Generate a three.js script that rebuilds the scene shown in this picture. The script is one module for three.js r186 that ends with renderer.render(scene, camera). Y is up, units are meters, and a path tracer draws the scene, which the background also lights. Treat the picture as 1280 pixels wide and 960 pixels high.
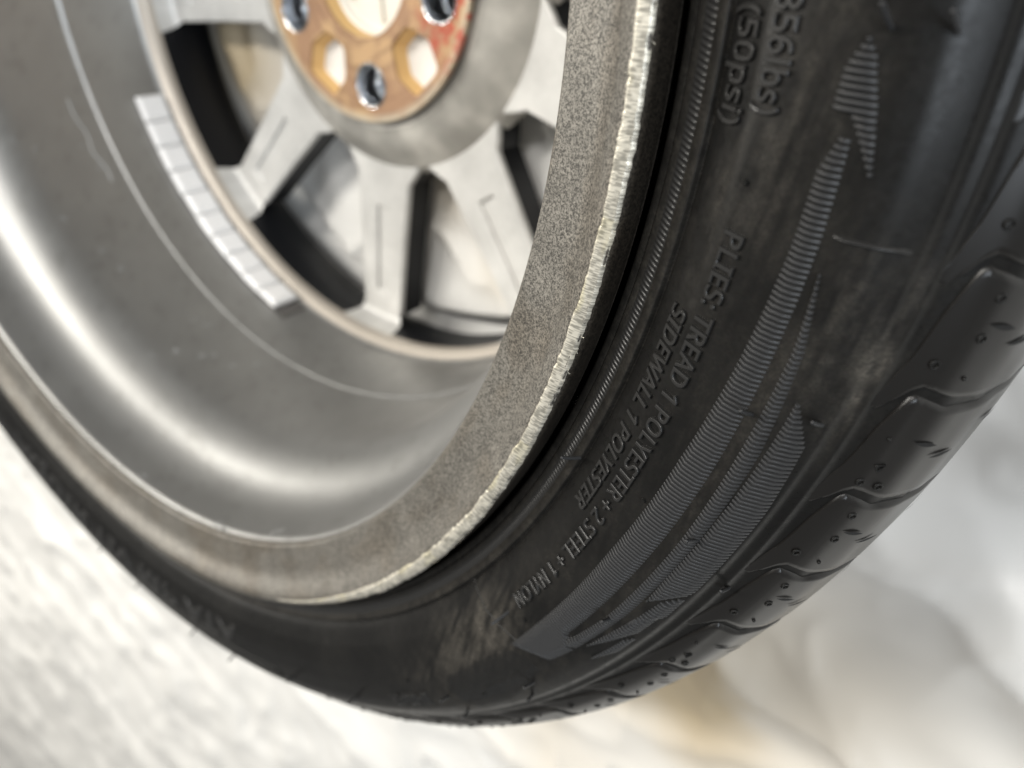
import * as THREE from 'three';
import { FontLoader } from 'three/addons/loaders/FontLoader.js';
import { TextGeometry } from 'three/addons/geometries/TextGeometry.js';
import { mergeGeometries, mergeVertices, toCreasedNormals } from 'three/addons/utils/BufferGeometryUtils.js';
import { RectAreaLightUniformsLib } from 'three/addons/lights/RectAreaLightUniformsLib.js';

// ---------------------------------------------------------------- camera, light, exposure
const H = 0.226;                                  // height of the wheel's upper flange plane over the floor
const scene = new THREE.Scene();
const camera = new THREE.PerspectiveCamera(53.9, 4 / 3, 0.01, 60);
{ // the wheel lies flat; its axis is world y. (x, y, z) of the wheel = (x, z + H, -y) of the world
  const w = (x, y, z) => new THREE.Vector3(x, z, -y);
  const X = w(0.76387, -0.22791, -0.60378), Y = w(-0.0139, 0.92954, -0.36846), Z = w(0.64521, 0.28985, 0.70688);
  camera.setRotationFromMatrix(new THREE.Matrix4().makeBasis(X, Y, Z));
  camera.position.set(0.29445, 0.12272 + H, 0.0989);
  camera.focus = 0.159; camera.userData.fStop = 9.5;
}
scene.background = new THREE.Color(0.19, 0.187, 0.18);
scene.backgroundIntensity = 1;
RectAreaLightUniformsLib.init();
// ceiling strip fittings of a workshop, hung in a row and facing down
function stripLight(x, y, z, w, h, color, power) { const l = new THREE.RectAreaLight(color, power, w, h); l.position.set(x, y, z); l.rotation.x = -Math.PI / 2; scene.add(l); return l; }
for (const x of [-0.35, -2.6, -4.9]) stripLight(x, 2.45, -1.6, 1.9, 0.26, new THREE.Color(1, 0.965, 0.89), 52);
for (const [x, z] of [[-3.3, -2.9], [-6.2, -3.1]]) stripLight(x, 2.45, z, 1.9, 0.26, new THREE.Color(1, 0.965, 0.89), 52);
stripLight(1.5, 2.45, -1.1, 1.2, 0.3, new THREE.Color(1, 0.98, 0.95), 26);
{ const l = new THREE.RectAreaLight(new THREE.Color(0.84, 0.92, 1), 11, 1.0, 0.7); l.position.set(1.9, 1.5, 0.6); l.lookAt(0, 0.15, 0); scene.add(l); }   // cooler light from the side
const renderer = new THREE.WebGLRenderer({ antialias: true });
renderer.toneMapping = THREE.LinearToneMapping; renderer.toneMappingExposure = 1.15;
renderer.shadowMap.enabled = true;

// ---------------------------------------------------------------- helpers
const D = Math.PI / 180;
let seed = 7;
const rnd = () => { seed = (seed * 1664525 + 1013904223) >>> 0; return seed / 4294967296; };
const clamp = (x, a = 0, b = 1) => Math.min(b, Math.max(a, x));
const sm = (a, b, x) => { const t = clamp((x - a) / (b - a)); return t * t * (3 - 2 * t); };
const lerp = (a, b, t) => a + (b - a) * t;
function hash(x, y, s) { let n = (x * 374761393 + y * 668265263 + s * 974634777) | 0; n = Math.imul(n ^ (n >>> 13), 1274126177); n ^= n >>> 16; return (n >>> 0) / 4294967296; }
function vnoise(x, y, s = 0, per = 0) {
  const xi = Math.floor(x), yi = Math.floor(y), fx = x - xi, fy = y - yi, u = fx * fx * (3 - 2 * fx), v = fy * fy * (3 - 2 * fy);
  const m = per ? (q) => ((q % per) + per) % per : (q) => q;
  return lerp(lerp(hash(m(xi), m(yi), s), hash(m(xi + 1), m(yi), s), u), lerp(hash(m(xi), m(yi + 1), s), hash(m(xi + 1), m(yi + 1), s), u), v);
}
function fbm(x, y, s = 0, o = 4, per = 0) { let a = 0, w = 0.5, n = 0; for (let i = 0; i < o; i++) { a += w * vnoise(x, y, s + i, per); n += w; x *= 2; y *= 2; per *= 2; w *= 0.5; } return a / n; }
const names = {};
function numbered(n) { const k = names[n] = (names[n] ?? -1) + 1; return k ? n + '_' + String(k).padStart(3, '0') : n; }
function mesh(name, geo, mat, parent) {
  const m = new THREE.Mesh(geo, mat); m.name = numbered(name); m.castShadow = m.receiveShadow = true; (parent ?? scene).add(m); return m;
}
// a surface from a grid of points; fn(i / nu, j / nv) gives [x, y, z, u, v] in world axes
function grid(nu, nv, fn, colorFn) {
  const P = new Float32Array((nu + 1) * (nv + 1) * 3), U = new Float32Array((nu + 1) * (nv + 1) * 2), C = colorFn && new Float32Array((nu + 1) * (nv + 1) * 3);
  let k = 0;
  for (let i = 0; i <= nu; i++) for (let j = 0; j <= nv; j++, k++) {
    const p = fn(i / nu, j / nv); P.set(p.slice(0, 3), k * 3); U[k * 2] = p[3] ?? i / nu; U[k * 2 + 1] = p[4] ?? j / nv;
    if (C) C.set(colorFn(i / nu, j / nv, p), k * 3);
  }
  const I = [];
  for (let i = 0; i < nu; i++) for (let j = 0; j < nv; j++) { const a = i * (nv + 1) + j, b = a + nv + 1; I.push(a, b, a + 1, b, b + 1, a + 1); }
  const g = new THREE.BufferGeometry();
  g.setAttribute('position', new THREE.BufferAttribute(P, 3)); g.setAttribute('uv', new THREE.BufferAttribute(U, 2));
  if (C) g.setAttribute('color', new THREE.BufferAttribute(C, 3));
  g.setIndex(I); g.computeVertexNormals(); return g;
}
// wheel polar coordinates (radius, angle in degrees, height over the flange plane) to the world
const W = (r, a, z) => [r * Math.cos(a * D), z + H, -r * Math.sin(a * D)];
// rounds the corners of a polyline of [r, z, fillet]
function fillet(pts, n = 6) {
  const out = [];
  pts.forEach(([x, y, f], i) => {
    if (!f || !i || i === pts.length - 1) { out.push([x, y]); return; }
    const [px, py] = pts[i - 1], [qx, qy] = pts[i + 1], la = Math.hypot(px - x, py - y), lb = Math.hypot(qx - x, qy - y), d = Math.min(f, la * 0.48, lb * 0.48);
    const A = [x + (px - x) / la * d, y + (py - y) / la * d], B = [x + (qx - x) / lb * d, y + (qy - y) / lb * d];
    for (let k = 0; k <= n; k++) { const t = k / n; out.push([(1 - t) ** 2 * A[0] + 2 * t * (1 - t) * x + t * t * B[0], (1 - t) ** 2 * A[1] + 2 * t * (1 - t) * y + t * t * B[1]]); }
  });
  return out;
}
function dense(pts, step) { // splits long segments
  const out = [pts[0]];
  for (let i = 1; i < pts.length; i++) { const [a, b] = pts[i - 1], [c, d] = pts[i], n = Math.max(1, Math.ceil(Math.hypot(c - a, d - b) / step)); for (let k = 1; k <= n; k++) out.push([lerp(a, c, k / n), lerp(b, d, k / n)]); }
  return out;
}
function revolve(pts, n = 256, a0 = 100, a1 = 460, { planar = 0, color, bump } = {}) {
  const L = [0]; for (let i = 1; i < pts.length; i++) L.push(L[i - 1] + Math.hypot(pts[i][0] - pts[i - 1][0], pts[i][1] - pts[i - 1][1]));
  const R0 = pts[0][0];
  return grid(n, pts.length - 1, (u, v) => {
    const j = Math.round(v * (pts.length - 1)), a = lerp(a0, a1, u); let [r, z] = pts[j];
    if (bump) { const d = bump(a, r, z); r += d[0]; z += d[1]; }
    const p = W(r, a, z);
    if (planar) p.push(0.5 + p[0] / planar, 0.5 - p[2] / planar); else p.push(a * D * R0, L[j]);
    return p;
  }, color && ((u, v, p) => color(lerp(a0, a1, u), pts[Math.round(v * (pts.length - 1))], p)));
}
function dataTex(size, fn, srgb, repeat) {
  const d = new Uint8Array(size * size * 4);
  for (let y = 0; y < size; y++) for (let x = 0; x < size; x++) { const c = fn(x, y); const k = (y * size + x) * 4; d[k] = c[0] * 255; d[k + 1] = (c[1] ?? c[0]) * 255; d[k + 2] = (c[2] ?? c[0]) * 255; d[k + 3] = 255; }
  const t = new THREE.DataTexture(d, size, size, THREE.RGBAFormat); t.magFilter = t.minFilter = THREE.LinearFilter;
  t.wrapS = t.wrapT = THREE.RepeatWrapping; if (srgb) t.colorSpace = THREE.SRGBColorSpace; if (repeat) t.repeat.set(repeat, repeat); t.needsUpdate = true; return t;
}
const s2 = (c) => c.map((v) => clamp(v <= 0.0031308 ? v * 12.92 : 1.055 * v ** (1 / 2.4) - 0.055));  // linear to sRGB

// ---------------------------------------------------------------- textures
const N = 512;
const grainBump = dataTex(N, (x, y) => [0.6 * hash(x, y, 3) + 0.4 * fbm(x / 8, y / 8, 5, 3, 64)]);
const speckle = dataTex(1024, (x, y) => {   // worn cast alloy: dark and light grain of about half a millimetre
  const a = 0.3 * vnoise(x / 4, y / 4, 11) + 0.45 * vnoise(x / 2, y / 2, 12) + 0.25 * hash(x, y, 13);
  const b = fbm(x / 64, y / 64, 15, 3, 16), g = lerp(0.034, 0.235, sm(0.22, 0.78, a)) * (0.85 + 0.3 * b);
  return s2([g, g * 0.955, g * 0.875]);
}, true);
const speckBump = dataTex(N, (x, y) => [0.55 * vnoise(x / 2.1, y / 2.1, 11) + 0.45 * vnoise(x / 1.1, y / 1.1, 12)]);
for (const t of [grainBump, speckle, speckBump]) t.repeat.set(1 / 0.1, 1 / 0.1);
const castNoise = dataTex(N, (x, y) => { const a = fbm(x / 64, y / 64, 21, 5, 8), b = fbm(x / 8, y / 8, 25, 2, 64); const v = 0.60 + 0.3 * (a - 0.5) + 0.06 * (b - 0.5); return s2([v, v * 0.985, v * 0.95]); }, true);
castNoise.repeat.set(1 / 0.16, 1 / 0.16);
const scrapeBump = dataTex(N, (x, y) => {  // torn metal: short ridges across the lip
  const s = x + 14 * fbm(x / 40, y / 40, 33, 2); const d = s + y * 0.25 * (vnoise(x / 60, 0, 37) - 0.5); return [0.55 * vnoise(d / 1.3, y / 50, 31) + 0.3 * vnoise(d / 2.6, y / 30, 35) + 0.15 * fbm(x / 8, y / 12, 36, 2)];
});
scrapeBump.repeat.set(1 / 0.06, 1 / 0.012);
const scrapeColor = dataTex(N, (x, y) => { const a = 0.55 * vnoise(x / 1.6, y / 40, 41) + 0.45 * fbm(x / 12, y / 40, 43, 3), b = fbm(x / 70, y / 90, 45, 2); const v = 0.34 + 0.42 * sm(0.3, 0.7, a); const w = sm(0.45, 0.8, b) * 0.35; return s2([v, v * (0.94 - 0.05 * w), v * (0.80 - 0.3 * w)]); }, true);
scrapeColor.repeat.set(1 / 0.06, 1 / 0.012);

// grime on the rubber: brown dust dried on in smears, laid over the tyre in its own plane (0.68 m across)
const TS = 2048, TM = 0.68;
const smear = [ // angle, radius, size along, size across, strength
  [-57, 0.270, 4.5, 0.010, 1.1], [-61, 0.275, 3.5, 0.006, 0.5], [-66, 0.279, 3, 0.005, 0.35], [-24.5, 0.267, 3.5, 0.010, 0.45], [-21, 0.274, 3, 0.008, 0.30], [-62, 0.292, 6, 0.006, 0.55], [-28.5, 0.291, 3, 0.007, 0.55],
  [-30, 0.2975, 2.6, 0.0022, 1.6], [-36, 0.284, 6, 0.006, 0.3], [-45, 0.271, 9, 0.006, 0.1], [-48, 0.29, 8, 0.006, 0.25], [-33, 0.268, 6, 0.01, 0.08]];
const tyreTint = [], tyreRough = [];
function tyreGrime(x, y) {
  const X = (x / TS - 0.5) * TM, Y = (y / TS - 0.5) * TM, r = Math.hypot(X, Y); if (r < 0.235) return [0, 0.5];
  const a = Math.atan2(Y, X) / D, n = fbm(x / 60, y / 60, 51, 4), f = fbm(x / 7, y / 7, 57, 2), st = fbm((X * 0.87 - Y * 0.5) * 700, (X * 0.5 + Y * 0.87) * 130, 54, 3);
  const gr = hash(x, y, 59);
  let g = 0.016 * sm(0.35, 0.75, n) + 0.008 * f;
  if (r < 0.2576 && r > 0.2485) g += 0.05 + 0.04 * f;
  for (const [sa, sr, wa, wr, k] of smear) { const q = ((a - sa) / wa) ** 2 + ((r - sr) / wr) ** 2; if (q < 5) g += 0.26 * k * Math.exp(-q) * sm(0.30, 0.72, 0.6 * st + 0.4 * n); }
  return [clamp(g * (0.55 + 0.9 * gr * f * 2)), n];
}
const grimeMap = new Float32Array(TS * TS);
const tyreMap = dataTex(TS, (x, y) => { const [g, n] = tyreGrime(x, y); grimeMap[y * TS + x] = g; const b = 0.006 + 0.0035 * n; return s2([lerp(b, 0.14, g), lerp(b * 0.98, 0.125, g), lerp(b * 0.95, 0.104, g)]); }, true);
const tyreRoughMap = dataTex(1024, (x, y) => [0, clamp(0.31 + 0.9 * grimeMap[y * 2 * TS + x * 2] + 0.12 * (hash(x, y, 61) - 0.5)), 0]);

// rust and paint on the hub pad, in the plane of the pad (0.17 m across)
const padMap = dataTex(1024, (x, y) => {
  const X = (x / 1024 - 0.5) * 0.17, Y = (y / 1024 - 0.5) * 0.17, r = Math.hypot(X, Y), a = Math.atan2(Y, X) / D;
  const n = fbm(x / 90, y / 90, 71, 5), m = fbm(r * 500, a / 14, 75, 3), o = fbm(x / 30, y / 30, 78, 3);
  let c = [0.34, 0.20, 0.115]; const gold = sm(0.42, 0.7, n) * 0.8;
  c = c.map((v, i) => lerp(v, [0.50, 0.33, 0.17][i], gold)); const dk = sm(0.5, 0.72, m) * 0.45; c = c.map((v, i) => lerp(v, [0.17, 0.085, 0.05][i], dk));
  const rim = sm(0.0665, 0.0715, r); c = c.map((v, i) => lerp(v, [0.50, 0.44, 0.34][i], rim * (0.45 + 0.5 * o)));
  const dx = (a + 36) / 17, red = Math.exp(-dx * dx) * sm(0.052, 0.060, r) * sm(0.40, 0.58, fbm(x / 26, y / 26, 81, 3)) + 0.75 * Math.exp(-(((X - 0.036) / 0.006) ** 2) - ((Y + 0.036) / 0.012) ** 2) * sm(0.35, 0.6, o);
  c = c.map((v, i) => lerp(v, [0.42, 0.045, 0.025][i], clamp(red * 0.85)));
  return s2(c);
}, true);
const rustBump = dataTex(256, (x, y) => [fbm(x / 10, y / 10, 91, 4)]); rustBump.repeat.set(6, 6);

// ---------------------------------------------------------------- materials
const std = (o) => new THREE.MeshPhysicalMaterial(o);
const rubber = std({ name: 'tyre rubber', specularIntensity: 0.32, map: tyreMap, roughnessMap: tyreRoughMap, roughness: 1, metalness: 0, side: THREE.DoubleSide });
const rubberPlain = std({ name: 'moulded rubber', specularIntensity: 0.32, color: new THREE.Color(0.011, 0.0108, 0.0103), roughness: 0.36, side: THREE.DoubleSide });
const rubberRib = std({ name: 'clean rubber', specularIntensity: 0.5, color: new THREE.Color(0.038, 0.038, 0.0388), roughness: 0.34, side: THREE.DoubleSide });
const rubberLetter = std({ name: 'moulded letters', color: new THREE.Color(0.020, 0.0195, 0.019), specularIntensity: 0.8, roughness: 0.3, side: THREE.DoubleSide });
const rubberTread = std({ name: 'tread rubber', specularIntensity: 0.6, color: new THREE.Color(0.011, 0.0102, 0.0095), roughness: 0.29, side: THREE.DoubleSide });
const barrelPaint = std({ name: 'silver barrel paint', color: new THREE.Color(0.37, 0.367, 0.358), metalness: 0.85, roughness: 0.43, vertexColors: true, bumpMap: grainBump, bumpScale: 0.00002, side: THREE.DoubleSide });
const wornAlloy = std({ name: 'worn alloy', map: speckle, bumpMap: speckBump, bumpScale: 0.00005, metalness: 0.3, roughness: 0.5, vertexColors: true, side: THREE.DoubleSide });
const tornAlloy = std({ name: 'torn bright alloy', map: scrapeColor, bumpMap: scrapeBump, bumpScale: 0.00007, metalness: 0.5, roughness: 0.42, side: THREE.DoubleSide });
const castAlloy = std({ name: 'silver painted casting', map: castNoise, metalness: 0.3, roughness: 0.45, side: THREE.DoubleSide });
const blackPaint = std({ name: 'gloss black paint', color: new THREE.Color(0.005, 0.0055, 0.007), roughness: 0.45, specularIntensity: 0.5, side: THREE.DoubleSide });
const rust = std({ name: 'rusty pad', map: padMap, bumpMap: rustBump, bumpScale: 0.0003, metalness: 0.25, roughness: 0.55, side: THREE.DoubleSide });
const rustGold = std({ name: 'golden rust', color: new THREE.Color(0.66, 0.44, 0.19), metalness: 0.1, roughness: 0.55, side: THREE.DoubleSide });
const hubAlloy = std({ name: 'dusty casting', map: castNoise, color: new THREE.Color(0.92, 0.91, 0.885), vertexColors: true, metalness: 0.3, roughness: 0.48, side: THREE.DoubleSide });
const palePaint = std({ name: 'pale casting', color: new THREE.Color(0.72, 0.70, 0.67), roughness: 0.45, side: THREE.DoubleSide });
const bareSteel = std({ name: 'machined steel', color: new THREE.Color(0.75, 0.77, 0.80), metalness: 1, roughness: 0.16, side: THREE.DoubleSide });
const zinc = std({ name: 'coated zinc', color: new THREE.Color(0.86, 0.85, 0.845), metalness: 0, roughness: 0.38 });
const palePlastic = std({ name: 'pale plastic', color: new THREE.Color(0.72, 0.70, 0.64), roughness: 0.4, side: THREE.DoubleSide });

// ---------------------------------------------------------------- floor and sheet
const ground = mesh('ground', new THREE.PlaneGeometry(40, 40).rotateX(-Math.PI / 2).translate(0, -0.03, 0), std({ color: new THREE.Color(0.3, 0.29, 0.27), roughness: 0.8 }));
ground.userData = { kind: 'structure', label: 'flat concrete floor under the white sheet' };
{
  const ridge = (x, y, s) => 1 - Math.abs(2 * vnoise(x, y, s) - 1);
  const warp = (t) => Math.sign(t) * (Math.abs(t) * 0.55 + 4.2 * Math.abs(t) ** 3);      // fine cells near the wheel
  const height = (x, z) => {
    const d = Math.hypot(x, z), wx = x + 0.10 * fbm(x * 3.5, z * 3.5, 101, 3) + 0.03 * fbm(x * 16, z * 16, 102, 2), wz = z + 0.10 * fbm(x * 3.5 + 7, z * 3.5, 103, 3) + 0.03 * fbm(x * 16, z * 16 + 5, 104, 2);
    // long creases run away from the wheel's left side, shorter crumples all over
    const u = wx * 0.83 + wz * 0.56, v = -wx * 0.56 + wz * 0.83;
    let h = 0.018 * ridge(u * 2.4, v * 8, 105) ** 2 + 0.008 * ridge(u * 5 + 3, v * 9.5, 107) ** 2 + 0.006 * ridge(wx * 11, wz * 11, 109) ** 2 + 0.005 * ridge(wx * 22, wz * 22, 110) ** 2 + 0.0005 * ridge(wx * 50, wz * 50, 112);
    const low = (h - 0.011) * (0.35 + 0.65 * sm(0.24, 0.45, d)) - 0.001 * (d < 0.33), within = sm(0.199, 0.19, d); return lerp(low, Math.min(0.023, 0.012 + 0.011 * (ridge(wx * 11, wz * 13, 115) - 0.4) + 0.006 * ridge(wx * 30, wz * 26, 117) ** 2), within);
  };
  const g = grid(640, 640, (u, v) => { const x = warp(u * 2 - 1) * 0.9 + 0.02, z = warp(v * 2 - 1) * 0.9 + 0.12; return [x, height(x, z) - 0.0012, z, x, z]; }, (u, v, p) => {
    const [x, , z] = p, b = fbm(x * 7, z * 7, 121, 4);
    const spot = (cx, cz, s, k = 1) => k * Math.exp(-(((x - cx) ** 2 + (z - cz) ** 2) / (s * s)));
    let k = spot(0.13, 0.42, 0.085, 1) + spot(0.19, 0.43, 0.07, 0.5) + spot(0.04, 0.46, 0.09, 0.6) + spot(-0.03, 0.56, 0.09, 0.5) + spot(0.09, 0.36, 0.06, 0.7) + spot(-0.20, -0.01, 0.045, 0.9) + spot(0.005, 0.165, 0.02, 0.9) + spot(-0.16, -0.0, 0.05, 0.5) + spot(-0.02, 0.115, 0.025, 0.8);
    k = clamp(k * (0.35 + 0.65 * sm(0.25, 0.6, b)) * 1.1) * 0.9;
    const base = 0.79 + 0.05 * (b - 0.5);
    return [lerp(base, 0.43, k), lerp(base * 0.985, 0.335, k), lerp(base * 0.95, 0.20, k)];
  });
  const sheet = mesh('plastic_sheet', g, std({ name: 'white sheet', vertexColors: true, color: 0xffffff, roughness: 0.38, clearcoat: 0.25, clearcoatRoughness: 0.25, side: THREE.DoubleSide }));
  sheet.userData = { label: 'crumpled white plastic sheet with beige stains spread under the wheel', category: 'plastic sheet' };
}

// ---------------------------------------------------------------- the wheel
const wheel = new THREE.Group(); wheel.name = 'car_wheel'; scene.add(wheel);
wheel.userData = { label: 'alloy car wheel with black tyre lying face down, scraped inner rim and rusty hub', category: 'wheel' };

// ---- tyre
const upper = [[0.2472, -0.034], [0.2475, -0.018], [0.2478, -0.0125, 0.001], [0.2483, -0.0094, 0.0008], [0.2502, -0.0086], [0.2504, -0.0090, 0.0002], [0.2506, -0.0084, 0.0002], [0.2521, -0.0078], [0.2523, -0.0082], [0.2545, -0.0074], [0.2547, -0.0067], [0.2568, -0.0058, 0.0004], [0.2575, -0.0072, 0.0004], [0.260, -0.0052], [0.266, -0.0014], [0.272, 0.0002], [0.279, 0.0006], [0.286, 0], [0.291, -0.0018], [0.2945, -0.0042], [0.2963, -0.0056, 0.0006], [0.2976, -0.0074, 0.001], [0.2995, -0.0084, 0.0005], [0.3008, -0.0102, 0.0012], [0.3050, -0.0127], [0.3105, -0.0177], [0.3148, -0.0247], [0.3174, -0.034], [0.3191, -0.05], [0.3197, -0.0700, 0.0008], [0.3130, -0.0712, 0.001], [0.3130, -0.0790, 0.001], [0.3200, -0.0800, 0.0008], [0.3202, -0.1000, 0.0008], [0.3132, -0.1010, 0.001], [0.3132, -0.1100, 0.001], [0.3202, -0.1112, 0.0008]];
const up2 = fillet(upper, 4);
const zAt = (r) => { for (let i = 1; i < up2.length; i++) if (r <= up2[i][0]) { const [a, b] = up2[i - 1], [c, d] = up2[i]; return lerp(b, d, clamp((r - a) / (c - a || 1))); } return -0.11; };
// smooth sidewall curve without steps, to lift raised features from
const zTop = (r) => zAt(r);
const lower = [[0.3200, -0.1340, 0.0008], [0.3132, -0.1350], [0.3132, -0.1430], [0.3198, -0.1440], [0.3185, -0.165], [0.312, -0.19], [0.304, -0.207], [0.292, -0.2185], [0.28, -0.2215], [0.266, -0.219], [0.252, -0.212], [0.246, -0.200], [0.2456, -0.185]];
const tyre = mesh('tyre', revolve(dense([...up2, ...lower], 0.0022), 720, 100, 460, { planar: TM }), rubber, wheel);
tyre.userData.label = 'black low profile tyre with dusty smears';
const pt = (r, a, lift = 0) => W(r, a, zTop(r) + lift);
{ // raised panel with a hard end, on the sidewall
  const g = grid(8, 12, (u, v) => { const a = -25.7 + (u - 0.5) * 0.22, r = lerp(0.2838, 0.2958, v), e = Math.min(1, v * 6, (1 - v) * 6); return pt(r, a, -0.0002 + 0.0009 * Math.sin(Math.PI * u) * e); });
  mesh('raised_line', g, rubberLetter, tyre);
}
{ // rope-like band beside the rim
  const n = 1430 * 6, g = grid(n, 7, (u, v) => { const a = u * 360 + 100, r = lerp(0.2520, 0.2548, v), e = Math.sin(Math.PI * v), ph = u * 1430 * 2 * Math.PI + v * 3.4; const s = Math.sin(ph); const h = 0.00032 * e * (s > 0 ? s ** 0.6 : s * 0.5) + 0.00012 * e; return W(r, a, lerp(-0.0079, -0.0068, v) + 0.5 * h); });
  mesh('rope_band', g, rubberLetter, tyre);
}
// ribbed decoration: bars across a region given as inner and outer radius along the angle
function interp(list, a) { for (let i = 1; i < list.length; i++) { const [p, q] = list[i - 1], [c, d] = list[i]; if ((a <= p && a >= c)) return lerp(q, d, (a - p) / (c - p)); } return null; }
function ribs(name, inner, outer, pitch = 0.212, lift = 0.00095, skew = 0) {
  const parts = [], P = [], I = [];
  const a0 = Math.min(inner[0][0], outer[0][0]), a1 = Math.max(inner.at(-1)[0], outer.at(-1)[0]);
  for (let a = a0 - pitch / 2; a > a1; a -= pitch) {
    const ri = interp(inner, a), ro = interp(outer, a); if (ri == null || ro == null || ro - ri < 0.0004) continue;
    const w = pitch * 0.31, prof = [[-1, -0.05], [-0.88, 0.8], [-0.55, 1], [0.55, 1], [0.88, 0.8], [1, -0.05]], nr = Math.max(2, Math.ceil((ro - ri) / 0.0015)), base = P.length / 3;
    for (let k = 0; k <= nr; k++) { const t = k / nr, r = lerp(ri, ro, t), end = k === 0 || k === nr ? 0.1 : 1; for (const [x, h] of prof) P.push(...pt(r, a + x * w + skew * (r - ri), lift * h * end)); }
    for (let k = 0; k < nr; k++) for (let m = 0; m < 5; m++) { const p = base + k * 6 + m, q = p + 6; I.push(p, p + 1, q, q, p + 1, q + 1); }
  }
  const g = new THREE.BufferGeometry(); g.setAttribute('position', new THREE.Float32BufferAttribute(P, 3)); g.setIndex(I); g.computeVertexNormals();
  const m = mesh(name, g, name === 'ribbed_patch' ? rubberPlain : rubberRib, tyre); m.userData.kind = 'stuff'; return m;
}
ribs('ribbed_stripe', [[-22.7, 0.2806], [-23.9, 0.2787], [-26.4, 0.2788], [-30.7, 0.2780], [-36.4, 0.2767], [-43.7, 0.2759], [-51, 0.2766], [-54.9, 0.2774]], [[-22.7, 0.2822], [-26, 0.2828], [-36, 0.2833], [-44, 0.2833], [-50.3, 0.2835], [-51.2, 0.2878], [-53.1, 0.2870], [-54.9, 0.2774]]);
ribs('ribbed_stripe', [[-26.5, 0.2841], [-29.9, 0.2855], [-34.9, 0.2857], [-40.3, 0.2861], [-47.1, 0.2860], [-50.1, 0.2850], [-50.9, 0.2836]], [[-26.5, 0.2843], [-29.8, 0.2873], [-34.4, 0.2890], [-39.3, 0.2891], [-46.4, 0.2889], [-50.9, 0.2878]]);
ribs('ribbed_stripe', [[-31.5, 0.2898], [-34, 0.2897], [-37.7, 0.2893], [-42.6, 0.2890], [-44.6, 0.2894]], [[-31.5, 0.2899], [-33.5, 0.2948], [-37, 0.2959], [-42.8, 0.2959], [-43.2, 0.2955], [-44.6, 0.2896]]);
ribs('ribbed_stripe', [[-43.6, 0.2946], [-44.3, 0.2920], [-47.1, 0.2903]], [[-43.6, 0.2956], [-45.3, 0.2956], [-47.1, 0.2905]]);
ribs('ribbed_stripe', [[-45.2, 0.2940], [-46.4, 0.2906], [-50.1, 0.2886]], [[-45.2, 0.2947], [-47.2, 0.2943], [-50.1, 0.2889]]);
ribs('ribbed_stripe', [[-47.8, 0.2945], [-48.3, 0.2932], [-51, 0.2922]], [[-47.8, 0.2952], [-49.5, 0.2952], [-51, 0.2926]]);
ribs('ribbed_arrow', [[-19.9, 0.2808], [-20.8, 0.2785], [-22.05, 0.2783], [-22.1, 0.2812], [-22.5, 0.2825], [-23.8, 0.2864]], [[-19.9, 0.2810], [-20.4, 0.2824], [-21.7, 0.2843], [-23.8, 0.2868]]);
ribs('ribbed_patch', [[-54.7, 0.2830], [-55.3, 0.2792], [-57.8, 0.2777], [-63.2, 0.2790], [-64, 0.2830]], [[-54.7, 0.2885], [-59.9, 0.2945], [-63.5, 0.2945], [-64, 0.2832]], 0.3, 0.00012);
{ // smooth ring grooves' borders: fine raised lines of the sidewall design
  const line = (a0, a1, r0, r1, w, h, name) => { const n = Math.max(2, Math.ceil(Math.abs(a1 - a0) * 2)), m = 6; mesh(name, grid(n, m, (u, v) => { const a = lerp(a0, a1, u), r = lerp(r0, r1, u) + (v - 0.5) * w, e = Math.sin(Math.PI * v) * Math.min(1, u * n, (1 - u) * n); return pt(r, a, h * e - 0.00005); }), rubberPlain, tyre); };
  line(-87, -112, 0.2866, 0.2830, 0.0014, 0.0005, 'raised_bar'); line(-87, -112, 0.2826, 0.2790, 0.0014, 0.0005, 'raised_bar'); line(-86.9, -87.5, 0.2866, 0.2826, 0.0014, 0.0005, 'raised_bar');
}
{ // mould seam running out from the rim
  mesh('mould_seam', grid(30, 4, (u, v) => { const r = lerp(0.2572, 0.2774, u), a = lerp(-56.4, -54.4, u) + (v - 0.5) * 0.12; return pt(r, a, 0.0002 * Math.sin(Math.PI * v)); }), rubberPlain, tyre);
}
// raised lettering
const font = await new FontLoader().loadAsync('fonts/droid/droid_sans_regular.typeface.json');
const fontBold = await new FontLoader().loadAsync('fonts/droid/droid_sans_bold.typeface.json');
function lettering(text, a0, a1, r, cap, lift = 0.00045, f = font) {
  const size = cap / 0.72; let g = new TextGeometry(text, { font: f, size, depth: 0.0008, curveSegments: 3, bevelEnabled: true, bevelSize: cap * 0.065, bevelThickness: 0.0004, bevelSegments: 2 });
  g.computeBoundingBox(); const { min, max } = g.boundingBox, p = g.attributes.position;
  for (let i = 0; i < p.count; i++) { const u = (p.getX(i) - min.x) / (max.x - min.x), rr = r + p.getY(i); const q = W(rr, lerp(a0, a1, u), zTop(rr) - 0.0009 + lift + p.getZ(i)); p.setXYZ(i, ...q); g.attributes.uv.setXY(i, 0.5 + q[0] / TM, 0.5 - q[2] / TM); }
  g.computeVertexNormals(); return mesh('raised_lettering', g, rubberLetter, tyre);
}
lettering('MAX LOAD 615kg (1356lbs)', -8.6, -22.6, 0.2661, 0.0030);
lettering('MAX PRESS 340kPa (50psi)', -7.6, -23.3, 0.2593, 0.0030);
lettering('PLIES: TREAD 1 POLYESTER + 2 STEEL + 1 NYLON', -26.7, -52.2, 0.2671, 0.0027);
lettering('SIDEWALL 1 POLYESTER', -30.6, -43.4, 0.2614, 0.0026);
lettering('AQUIK TIV MP ATA', -137, -93, 0.2690, 0.0062, 0.0004);
lettering('RADIAL', -71.4, -66.6, 0.2835, 0.0036, 0.0003);
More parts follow.
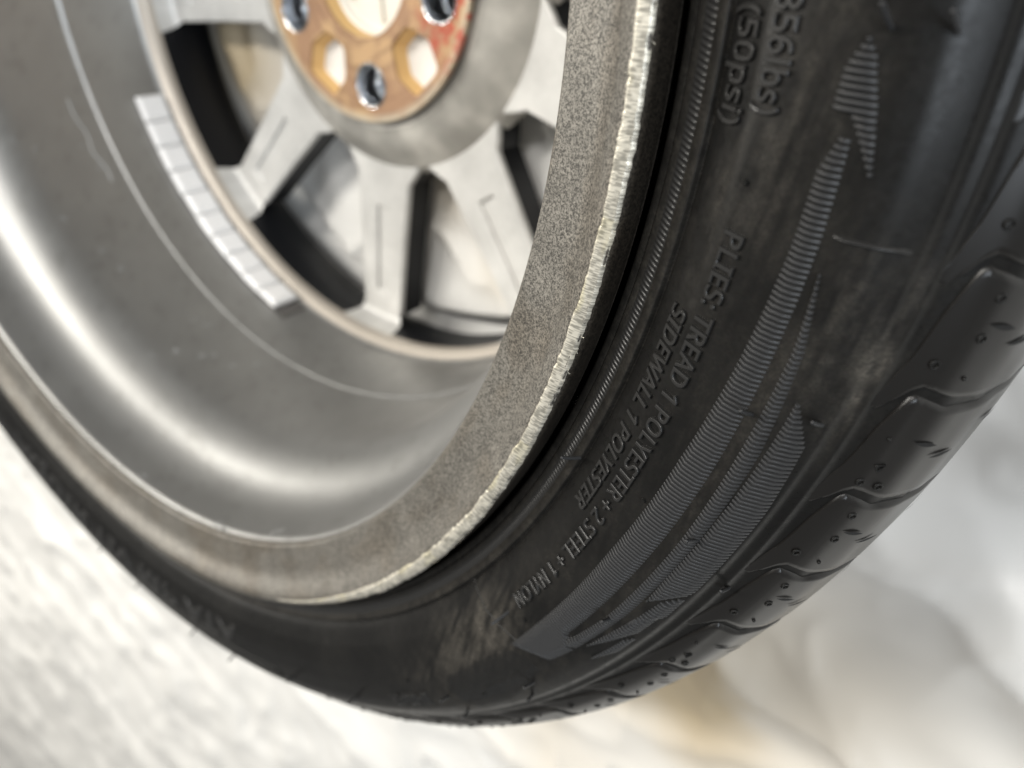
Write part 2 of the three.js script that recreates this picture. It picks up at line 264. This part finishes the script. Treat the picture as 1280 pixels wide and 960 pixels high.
// vent hairs: thin rubber whiskers
const hairs = [[-32.4, 0.2952, -31.5, 0.2923], [-32.9, 0.2842, -32.4, 0.2832], [-39.7, 0.2888, -39.4, 0.2878], [-42.2, 0.3006, -39.7, 0.2952], [-47.2, 0.2868, -46.1, 0.2843], [-56.2, 0.2905, -54.1, 0.2851], [-64.6, 0.2862, -63.2, 0.2823], [-58, 0.2952, -56, 0.2925], [-65, 0.2950, -63.3, 0.2942], [-76.5, 0.2865, -75.5, 0.2834], [-19.7, 0.2832, -19.1, 0.2826], [-19.7, 0.2912, -19, 0.2905], [-41.5, 0.2568, -41.4, 0.2551], [-53.5, 0.2700, -54.8, 0.2690], [-85, 0.283, -84, 0.280], [-95, 0.287, -93.4, 0.284], [-104, 0.296, -103, 0.2955], [-114, 0.296, -113, 0.2955], [-121, 0.296, -120, 0.2955]];
for (const [a, r, b, s] of hairs) {
  const A = new THREE.Vector3(...pt(r, a, -0.0002)), L = 0.0050 + 0.0020 * rnd(), Bf = new THREE.Vector3(...pt(s, b, 0)); const dir = Bf.clone().sub(A).setY(0).normalize();
  const B = A.clone().addScaledVector(dir, L * 0.45).add(new THREE.Vector3(0, L * 0.8, 0)), M = A.clone().lerp(B, 0.5).add(new THREE.Vector3(0, 0.0004, 0));
  const c = new THREE.QuadraticBezierCurve3(A, M, B), t = new THREE.TubeGeometry(c, 5, 0.00048, 6), e = new THREE.SphereGeometry(0.00042, 6, 4).translate(B.x, B.y, B.z);
  mesh('vent_hair', mergeGeometries([t, e]), rubberRib, tyre);
}
for (const [a, r] of [[-24.9, 0.268], [-39.6, 0.2751], [-68, 0.278], [-61, 0.2885], [-52.5, 0.2742]]) mesh('vent_stub', new THREE.CylinderGeometry(0.0004, 0.0006, 0.0007, 8).translate(...pt(r, a, 0.0003)), rubberPlain, tyre);

// shoulder tread blocks, one every 4.4 degrees
const arc = (() => { // the tyre's curve from the shoulder groove outwards, by length in mm
  const pts = dense(fillet([[0.2990, -0.0082], [0.3010, -0.0103, 0.002], [0.3050, -0.0127, 0.003], [0.3105, -0.0177, 0.004], [0.3148, -0.0247, 0.004], [0.3174, -0.034, 0.005], [0.3191, -0.05], [0.3199, -0.08]], 5), 0.0006); const L = [0];
  for (let i = 1; i < pts.length; i++) L.push(L[i - 1] + 1000 * Math.hypot(pts[i][0] - pts[i - 1][0], pts[i][1] - pts[i - 1][1]));
  return (u) => { let i = 1; while (i < L.length - 1 && L[i] < u) i++; const t = (u - L[i - 1]) / (L[i] - L[i - 1]), [a, b] = pts[i - 1], [c, d] = pts[i], l = Math.hypot(c - a, d - b); return [lerp(a, c, t), lerp(b, d, t), -(d - b) / l, (c - a) / l]; };
})();
const PITCH = 360 / 76, UMAX = 48;
const lut = (tab, u) => { for (let i = 1; i < tab.length; i++) if (u <= tab[i][0]) return lerp(tab[i - 1][1], tab[i][1], (u - tab[i - 1][0]) / (tab[i][0] - tab[i - 1][0])); return tab.at(-1)[1]; };
const front = [[0.6, -5.4], [2.2, -4.6], [3.8, -3.4], [5.0, -1.6], [6.4, -0.5], [7.2, -0.12], [8.2, 0], [10, -0.1], [15, -0.35], [20, -0.28], [26, -0.1], [33, 0.1], [48, 0.6]];
const back = [[0.6, -5.6], [3, -5.7], [5, -5.2], [6.5, -4.75], [8.2, -4.5], [10, -4.56], [15, -4.80], [20, -4.74], [26, -4.56], [33, -4.36], [48, -3.86]];
function blockGeo(s) {
  const rows = []; for (let u = 0.6; u < 10; u += 0.4) rows.push(u); for (let u = 10; u <= UMAX; u += 1.4) rows.push(u);
  const cols = [0, 0.03, 0.08, 0.14, 0.22, 0.32, 0.44, 0.56, 0.68, 0.78, 0.86, 0.92, 0.97, 1];
  return grid(rows.length - 1, cols.length - 1, (iu, iv) => {
    const u = rows[Math.round(iu * (rows.length - 1))], t = cols[Math.round(iv * (cols.length - 1))], b = lut(back, u), f = lut(front, u), a = lerp(b, f, t), [r, z, nr, nz] = arc(u);
    const db = (a - b) * D * r * 1000, slope = u < 8 ? 0.72 : 1, df = (f - a) * D * r * 1000 * slope, e = Math.min(db, df, (u - 0.6) * 1.5 + 0.01);
    const h = 0.0012 * sm(0, 0.6, e) * (0.3 + 0.7 * sm(0, 9, u)) - 0.0004 + 0.00008 * Math.sin(u * 0.7 + s * 3);
    return W(r + nr * h, a, z + nz * h);
  });
}
const blockGeos = [0, 1, 2].map(blockGeo);
const nub = new THREE.TorusGeometry(0.00075, 0.00024, 6, 14), tri = new THREE.TorusGeometry(0.0011, 0.00026, 5, 3), stub = new THREE.SphereGeometry(0.00045, 8, 6);
function onBlock(u, a, g) { const [r, z, nr, nz] = arc(u), n = new THREE.Vector3(nr * Math.cos(a * D), nz, -nr * Math.sin(a * D)).normalize(); const q = g.clone().applyQuaternion(new THREE.Quaternion().setFromUnitVectors(new THREE.Vector3(0, 0, 1), n)); return q.translate(...W(r + nr * 0.0009, a, z + nz * 0.0009)); }
function sipe(u0, u1, a0, a1) { return grid(10, 2, (s, v) => { const u = lerp(u0, u1, s), [r, z, nr, nz] = arc(u), w = (v - 0.5) * 0.2 * Math.sin(Math.PI * clamp(s, 0.02, 0.98)), h = 0.0011; return W(r + nr * h, lerp(a0, a1, s) + w, z + nz * h); }); }
const sipeMat = std({ name: 'sipe shadow gap', color: new THREE.Color(0.004, 0.004, 0.004), roughness: 0.9, side: THREE.DoubleSide });
const nubGeo = mergeGeometries([onBlock(12.3, -1, nub), onBlock(13, -2.4, nub), onBlock(7.6, -3.5, nub), onBlock(14.4, -3.9, stub)].map((g) => g.toNonIndexed()));
const nubGeo2 = mergeGeometries([onBlock(9.9, -3.2, tri), onBlock(8.4, -4.0, nub), onBlock(12.6, -4.1, nub), onBlock(8, -1.9, stub)].map((g) => g.toNonIndexed()));
const sipeGeo = mergeGeometries([sipe(13.2, 18.5, -1.9, -2.0), sipe(19, 25, -2.6, -2.4), sipe(30, 38, -1.4, -1.2)]);
const first = -25.75 + PITCH * 30;
for (let i = 0; i < 76; i++) {
  const rot = (first - i * PITCH) * D; const visible = i > 24 && i < 48;
  const b = mesh('tread_block', blockGeos[i % 3], rubberTread, tyre); b.rotation.y = rot;
  if (visible) { mesh('vent_mark', i % 3 === 1 ? nubGeo2 : nubGeo, rubberPlain, tyre).rotation.y = rot; mesh('tread_sipe', sipeGeo, sipeMat, tyre).rotation.y = rot; }
}

// ---- rim
const stain = (a, [r, z]) => { const n = fbm(a * 0.22, z * 60 + r * 40, 131, 4), s = fbm(a * 1.3, r * 300 + z * 300, 135, 3); const k = 0.9 + 0.2 * n; const d = sm(0.6, 0.8, s) * 0.12; return [k - d, k - d, k - d * 1.1]; };
const barrelPts = dense(fillet([[0.2246, -0.0098], [0.2234, -0.0115, 0.002], [0.2224, -0.0310, 0.014], [0.2054, -0.0530, 0.022], [0.2048, -0.1122, 0.0008], [0.2034, -0.1140, 0.0008], [0.2020, -0.1565, 0.002], [0.2005, -0.1592]], 7), 0.004);
const rim = mesh('rim', revolve(barrelPts, 300, 100, 460, { color: stain }), barrelPaint, wheel);
rim.userData.label = 'silver painted rim barrel with small splash marks';
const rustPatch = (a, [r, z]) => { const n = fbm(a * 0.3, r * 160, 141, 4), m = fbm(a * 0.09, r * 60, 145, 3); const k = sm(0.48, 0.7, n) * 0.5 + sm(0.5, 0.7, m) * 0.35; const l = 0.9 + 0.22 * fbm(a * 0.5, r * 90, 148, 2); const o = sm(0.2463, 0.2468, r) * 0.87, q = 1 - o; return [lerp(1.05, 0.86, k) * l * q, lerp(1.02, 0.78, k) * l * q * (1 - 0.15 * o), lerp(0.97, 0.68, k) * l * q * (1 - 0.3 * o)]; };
const flangePts = dense(fillet([[0.2246, -0.0100], [0.2250, -0.0076, 0.0014], [0.2300, -0.0066, 0.003], [0.2366, -0.0052, 0.006], [0.2412, -0.0014, 0.004], [0.2434, 0.0000, 0.0010], [0.2464, -0.0003, 0.0008], [0.2468, -0.0045, 0.002], [0.2470, -0.0082, 0.001], [0.2464, -0.0115, 0.001], [0.240, -0.0125]], 6), 0.0012);
const flange = mesh('rim_flange', revolve(flangePts, 720, 100, 460, { color: rustPatch }), wornAlloy, rim);
flange.userData.label = 'speckled worn alloy flange of the rim';
{ // the scraped lip: bare torn metal, ragged at both edges
  const A0 = 20, A1 = -82, n = 1500;
  const ragged = (a, s) => 0.00055 * (fbm(a * 3.2, 0, s, 3) - 0.5) + 0.0005 * (fbm(a * 0.6, 0, s + 5, 2) - 0.5) + 0.00011 * (hash(Math.floor(a * 11), 0, s) - 0.5);
  const g = grid(n, 8, (u, v) => {
    const a = lerp(A0, A1, u), fade = sm(1, 0.82, u), wide = 0.85 + 0.25 * sm(-40, -60, a), mid = 0.2452;
    const ri = mid - (0.0022 * wide + ragged(a, 151)) * (0.3 + 0.7 * fade), ro = mid + (0.00145 + 0.8 * ragged(a, 161)) * (0.3 + 0.7 * fade), r = lerp(ri, ro, v), e = v < 0.01 || v > 0.99 ? 0 : 1;
    const torn = 0.00005 * (fbm(a * 4 + v * 0.3, v * 0.6, 171, 2) - 0.35);
    let z = 0.00008 - 0.0007 * sm(0.2440, 0.2470, r) + e * (0.00012 + torn) * (0.4 + 0.6 * fade) - (1 - e) * 0.0005;
    return [...W(r, a, z), a * D * 0.245, v * 0.003];
  });
  mesh('scraped_edge', g, tornAlloy, rim).userData.label = 'bright torn metal where the lip was scraped';
  const burrs = []; // slivers of torn metal at the edges
  for (let i = 0; i < 70; i++) { const a = lerp(18, -80, rnd()), out = rnd() < 0.6, r = out ? 0.2465 + 0.0004 * rnd() : 0.2436 - 0.0003 * rnd(), L = 0.0004 + 0.0010 * rnd() ** 3; const c = new THREE.ConeGeometry(0.00014, L, 4); c.rotateZ((rnd() - 0.5) * 2.4); c.rotateX((rnd() - 0.5) * 2.4); const p = W(r, a, out ? -0.0006 : 0.0002); burrs.push(c.translate(...p)); }
  const bm = mesh('metal_burrs', mergeGeometries(burrs), tornAlloy, rim); bm.userData.kind = 'stuff';
}
{ // splash marks and flecks stuck on the barrel
  const barrelR = (z) => { for (let i = 1; i < barrelPts.length; i++) if (z >= barrelPts[i][1]) { const [a, b] = barrelPts[i - 1], [c, d] = barrelPts[i]; return lerp(a, c, clamp((z - b) / (d - b || 1))); } return 0.2; };
  const spots = []; const S = [[-158, -0.066, 0.206, 2.2], [-151, -0.075, 0.2063, 1.6], [-147, -0.079, 0.2062, 2], [-128, -0.071, 0.2062, 2.4], [-125, -0.080, 0.2062, 2], [-124, -0.086, 0.2061, 1.6], [-120, -0.089, 0.206, 1.4], [-133, -0.095, 0.206, 1.5], [-131, -0.098, 0.206, 1.5], [-129, -0.06, 0.2075, 1.2], [-95, -0.012, 0.2232, 2], [-93, -0.011, 0.2232, 2], [-84, -0.014, 0.2231, 2], [-83, -0.015, 0.2231, 1.8], [-172, -0.062, 0.207, 2], [-170, -0.07, 0.206, 1.6], [-169, -0.096, 0.2058, 1.5], [-165, -0.1, 0.2058, 2], [-118, -0.099, 0.2059, 1.3], [-112, -0.015, 0.2231, 1.6]];
  for (const [a, z, , s] of S) for (let k = 0; k < 3; k++) { const zz = z + (rnd() - 0.5) * 0.003, r = barrelR(zz); const g = new THREE.TorusGeometry(0.0005 * s * (0.7 + 0.5 * rnd()), 0.00019, 5, 9, 2 + 3.5 * rnd()); g.rotateY(Math.PI / 2); g.rotateY(a * D); g.translate(...W(r - 0.0002, a + (rnd() - 0.5) * 0.8, zz)); spots.push(g); }
  const m = mesh('dried_splashes', mergeGeometries(spots), std({ color: new THREE.Color(0.36, 0.36, 0.355), roughness: 0.35 }), rim); m.userData.kind = 'stuff';
  const drip = new THREE.CatmullRomCurve3([[-177, -0.1], [-174, -0.1], [-171, -0.1025], [-168, -0.101], [-165, -0.104], [-162.5, -0.1035]].map(([a, z]) => new THREE.Vector3(...W(barrelR(z) - 0.0002, a, z))));
  mesh('dried_drip', new THREE.TubeGeometry(drip, 60, 0.0006, 6), m.material, rim);
}
// window walls under the barrel, black, and the hidden outer half of the rim
mesh('inner_lip', revolve(fillet([[0.2006, -0.1590], [0.1992, -0.1606, 0.001], [0.1966, -0.1632, 0.002], [0.1963, -0.1680]], 6), 300), std({ name: 'bare warm alloy', color: new THREE.Color(0.50, 0.45, 0.39), metalness: 0.4, roughness: 0.4, side: THREE.DoubleSide }), rim);
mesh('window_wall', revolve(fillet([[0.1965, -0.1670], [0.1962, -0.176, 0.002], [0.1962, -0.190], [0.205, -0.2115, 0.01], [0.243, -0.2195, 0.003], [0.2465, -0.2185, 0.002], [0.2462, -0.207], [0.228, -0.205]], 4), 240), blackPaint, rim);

// ---- hub: skirt, pad with pockets and bolt holes, centre bore
const ringShape = (R, n = 96) => { const s = new THREE.Shape(); s.absarc(0, 0, R, 0, Math.PI * 2); return s; };
const flat = (g, z) => g.rotateX(-Math.PI / 2).translate(0, z + H, 0);   // from the plane of the shape to the lying wheel
const bolt0 = -103.26, BR = 0.0539, boltAngles = [0, 1, 2, 3, 4].map((k) => bolt0 + 72 * k);
const hub = mesh('hub', revolve(dense(fillet([[0.0712, -0.1672], [0.0732, -0.1676, 0.001], [0.0758, -0.1672, 0.002], [0.0860, -0.1712, 0.010], [0.0985, -0.1815, 0.004], [0.1020, -0.188, 0.003], [0.098, -0.204]], 5), 0.003), 240, 100, 460, { color: (a, [r, z], p) => { const n = fbm(p[0] * 45, p[2] * 45, 201, 4), m = fbm(p[0] * 160, p[2] * 160, 205, 3), k = 0.72 + 0.5 * sm(0.3, 0.75, n) - 0.12 * m - 0.28 * sm(0.079, 0.0745, r); return [k, k * 0.985, k * 0.96]; } }), hubAlloy, wheel);
{
  const s = ringShape(0.0722); const hole = new THREE.Path(); hole.absarc(0, 0, 0.0318, 0, Math.PI * 2, true); s.holes.push(hole);
  for (const a of boltAngles) { const h = new THREE.Path(); h.absarc(BR * Math.cos(a * D), BR * Math.sin(a * D), 0.0108, 0, Math.PI * 2, true); s.holes.push(h); }
  const pocket = (c, k, n = 6) => { // rounded trapezium between two bolt holes, scaled by k about its middle
    const m = 0.0535, P = (r, d) => { const x = r * Math.cos(d * D) - m, y = r * Math.sin(d * D); return new THREE.Vector2(m + x * k, y * k).rotateAround(new THREE.Vector2(), c * D); };
    const q = [P(0.0398, -10.5), P(0.0398, 10.5), P(0.054, 15.5), P(0.0667, 9), P(0.0667, -9), P(0.054, -15.5)], out = [];
    for (let i = 0; i < 6; i++) { const p0 = q[i].clone().lerp(q[(i + 5) % 6], 0.2), p1 = q[i].clone().lerp(q[(i + 1) % 6], 0.2); for (let j = 0; j <= n; j++) { const t = j / n; out.push(new THREE.Vector2((1 - t) ** 2 * p0.x + 2 * t * (1 - t) * q[i].x + t * t * p1.x, (1 - t) ** 2 * p0.y + 2 * t * (1 - t) * q[i].y + t * t * p1.y)); } }
    return out;
  };
  for (const a of boltAngles) {
    s.holes.push(new THREE.Path(pocket(a + 36, 1).reverse()));
    const rings = [[1.02, -0.1640], [1, -0.1650], [0.95, -0.1670], [0.89, -0.1700], [0.83, -0.1718], [0.6, -0.1724], [0.02, -0.1726]].map(([k, z]) => pocket(a + 36, k).map((v) => [v.x, z + H, -v.y]));
    const wallG = (from, to) => grid(rings[0].length, to - from, (u, v) => rings[from + Math.round(v * (to - from))][Math.round(u * rings[0].length) % rings[0].length]);
    mesh('pocket_wall', wallG(0, 4), rustGold, hub); mesh('pocket_floor', wallG(4, 6), palePaint, hub);
  }
  const g = new THREE.ExtrudeGeometry(s, { depth: 0.002, curveSegments: 40, bevelEnabled: true, bevelThickness: 0.0006, bevelSize: 0.0006, bevelOffset: -0.0006, bevelSegments: 2 });
  const uv = g.attributes.uv, p = g.attributes.position; for (let i = 0; i < uv.count; i++) uv.setXY(i, 0.5 + p.getX(i) / 0.17, 0.5 + p.getY(i) / 0.17);
  const pad = mesh('mounting_pad', flat(g, -0.1636 - 0.0024), rust, hub); pad.userData.label = 'rusty brown mounting face with traces of red paint';
  for (const a of boltAngles) { // steel seats in the bolt holes
    const pr = fillet([[0.0110, -0.1645], [0.01085, -0.1627, 0.0004], [0.0099, -0.1632, 0.0005], [0.0094, -0.170], [0.0092, -0.1755, 0.001], [0.0070, -0.1800], [0.0069, -0.199]], 4);
    const sleeve = mesh('bolt_hole', revolve(pr, 48), bareSteel, hub); sleeve.position.set(BR * Math.cos(a * D), 0, -BR * Math.sin(a * D));
  }
  mesh('centre_bore', revolve(fillet([[0.0345, -0.1640], [0.0322, -0.1650, 0.0012], [0.0315, -0.168, 0.001], [0.0308, -0.1745]], 4), 96), rustGold, hub);
  const cap = mesh('centre_cap', revolve(fillet([[0.0310, -0.1735], [0.0290, -0.1745, 0.001], [0.0285, -0.1775, 0.001], [0.0001, -0.1775]], 4), 64), palePlastic, hub);
  for (let k = 0; k < 3; k++) { const b = new THREE.BoxGeometry(0.05, 0.003, 0.0014).rotateY(k * Math.PI / 3 + 0.3).translate(0, H - 0.1768, 0); mesh('cap_rib', b, palePlastic, cap); }
}
// ---- spokes
const spokeAngles = [-4, -40.5, -76.4, -113.3, -154.3, 167.5, 133, 100, 67, 32];
function spokeGeos() {
  const shape = () => { const s = new THREE.Shape(); s.moveTo(0.080, -0.024);
    s.lineTo(0.0945, -0.0278); s.quadraticCurveTo(0.1010, -0.0245, 0.106, -0.0203); s.lineTo(0.148, -0.0174); s.lineTo(0.189, -0.0154); s.lineTo(0.1905, -0.0140); s.lineTo(0.1905, 0.0140); s.lineTo(0.189, 0.0154); s.lineTo(0.148, 0.0174); s.lineTo(0.106, 0.0203); s.quadraticCurveTo(0.1010, 0.0245, 0.0945, 0.0278); s.lineTo(0.080, 0.024); s.closePath(); return s; };
  const top = shape(), slot = new THREE.Path(); slot.moveTo(0.124, -0.0045); slot.lineTo(0.124, 0.0058); slot.lineTo(0.177, 0.0058); slot.lineTo(0.177, -0.004); slot.closePath(); top.holes.push(slot);
  let face = new THREE.ExtrudeGeometry(top, { depth: 0.002, bevelEnabled: true, bevelThickness: 0.0014, bevelSize: 0.0014, bevelOffset: -0.0014, bevelSegments: 3 });
  const floor = new THREE.PlaneGeometry(0.060, 0.016).translate(0.1505, 0.0008, 0.0012).toNonIndexed();
  face = mergeGeometries([face, floor]);
  const uv = face.attributes.uv; for (let i = 0; i < uv.count; i++) uv.setXY(i, face.attributes.position.getX(i), face.attributes.position.getY(i));
  const side = new THREE.ExtrudeGeometry(shape(), { depth: 0.0155, bevelEnabled: false });
  const end = new THREE.BufferGeometry(); // the root of the spoke at the rim, sloping up to the barrel
  { const P = [], I = [], U = [], n = 10, prof = [[0.1880, 0.0152, -0.1806], [0.1920, 0.0160, -0.1809], [0.1944, 0.0176, -0.1792], [0.1954, 0.0192, -0.1750], [0.1959, 0.0205, -0.1700], [0.1961, 0.0210, -0.1672]];
    for (let i = 0; i <= n; i++) for (const [r, w, z] of prof) { const y = lerp(-w, w, i / n), e = Math.abs(i / n * 2 - 1) ** 6; P.push(Math.sqrt(r * r - y * y) + 0.0004 * e, y, z); U.push(r, y); }
    for (let i = 0; i < n; i++) for (let j = 0; j < 5; j++) { const a = i * 6 + j, b = a + 6; I.push(a, b, a + 1, b, b + 1, a + 1); }
    end.setAttribute('position', new THREE.Float32BufferAttribute(P, 3)); end.setIndex(I); end.computeVertexNormals(); end.setAttribute('uv', new THREE.Float32BufferAttribute(U, 2)); }
  return [flat(face, -0.1844), flat(side, -0.2000), flat(end, 0)];
}
{
  const [face, side, end] = spokeGeos();
  for (const a of spokeAngles) {
    const s = mesh('spoke', face, castAlloy, wheel); s.rotation.y = a * D;
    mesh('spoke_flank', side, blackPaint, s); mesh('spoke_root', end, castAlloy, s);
  }
}
// ---- balance weights stuck to the barrel
{
  const shape = new THREE.Shape(); const hw = 0.0083, hl = 0.0073; shape.moveTo(-hl, -hw); shape.lineTo(hl, -hw); shape.lineTo(hl, hw); shape.lineTo(-hl, hw); shape.closePath();
  const g = new THREE.ExtrudeGeometry(shape, { depth: 0.0018, bevelEnabled: true, bevelThickness: 0.0016, bevelSize: 0.0016, bevelOffset: -0.0010, bevelSegments: 1 });
  const a0 = -173.6, st = 4.78;
  for (let i = 0; i < 10; i++) {
    const w = mesh('balance_weight', g, zinc, wheel), a = a0 + st * i, z = -0.1470 - 0.00008 * i + (rnd() - 0.5) * 0.0006; w.position.set(...W(0.2002, a, z));
    const n = new THREE.Vector3(-Math.cos(a * D), 0.05, Math.sin(a * D)).normalize(), t = new THREE.Vector3(-Math.sin(a * D), 0, -Math.cos(a * D)), u = new THREE.Vector3().crossVectors(n, t);
    w.setRotationFromMatrix(new THREE.Matrix4().makeBasis(t, u, n)); w.rotateZ((rnd() - 0.5) * 0.03);
  }
  mesh('adhesive_tape', grid(40, 2, (u, v) => W(0.2021 - 0.0007 * v, lerp(-176, -125.5, u), lerp(-0.1385, -0.1568, v))), std({ color: new THREE.Color(0.10, 0.095, 0.09), roughness: 0.6, side: THREE.DoubleSide }), wheel);
}
scene.traverse((o) => { if (o.isMesh) o.castShadow = o.receiveShadow = true; });
renderer.render(scene, camera);
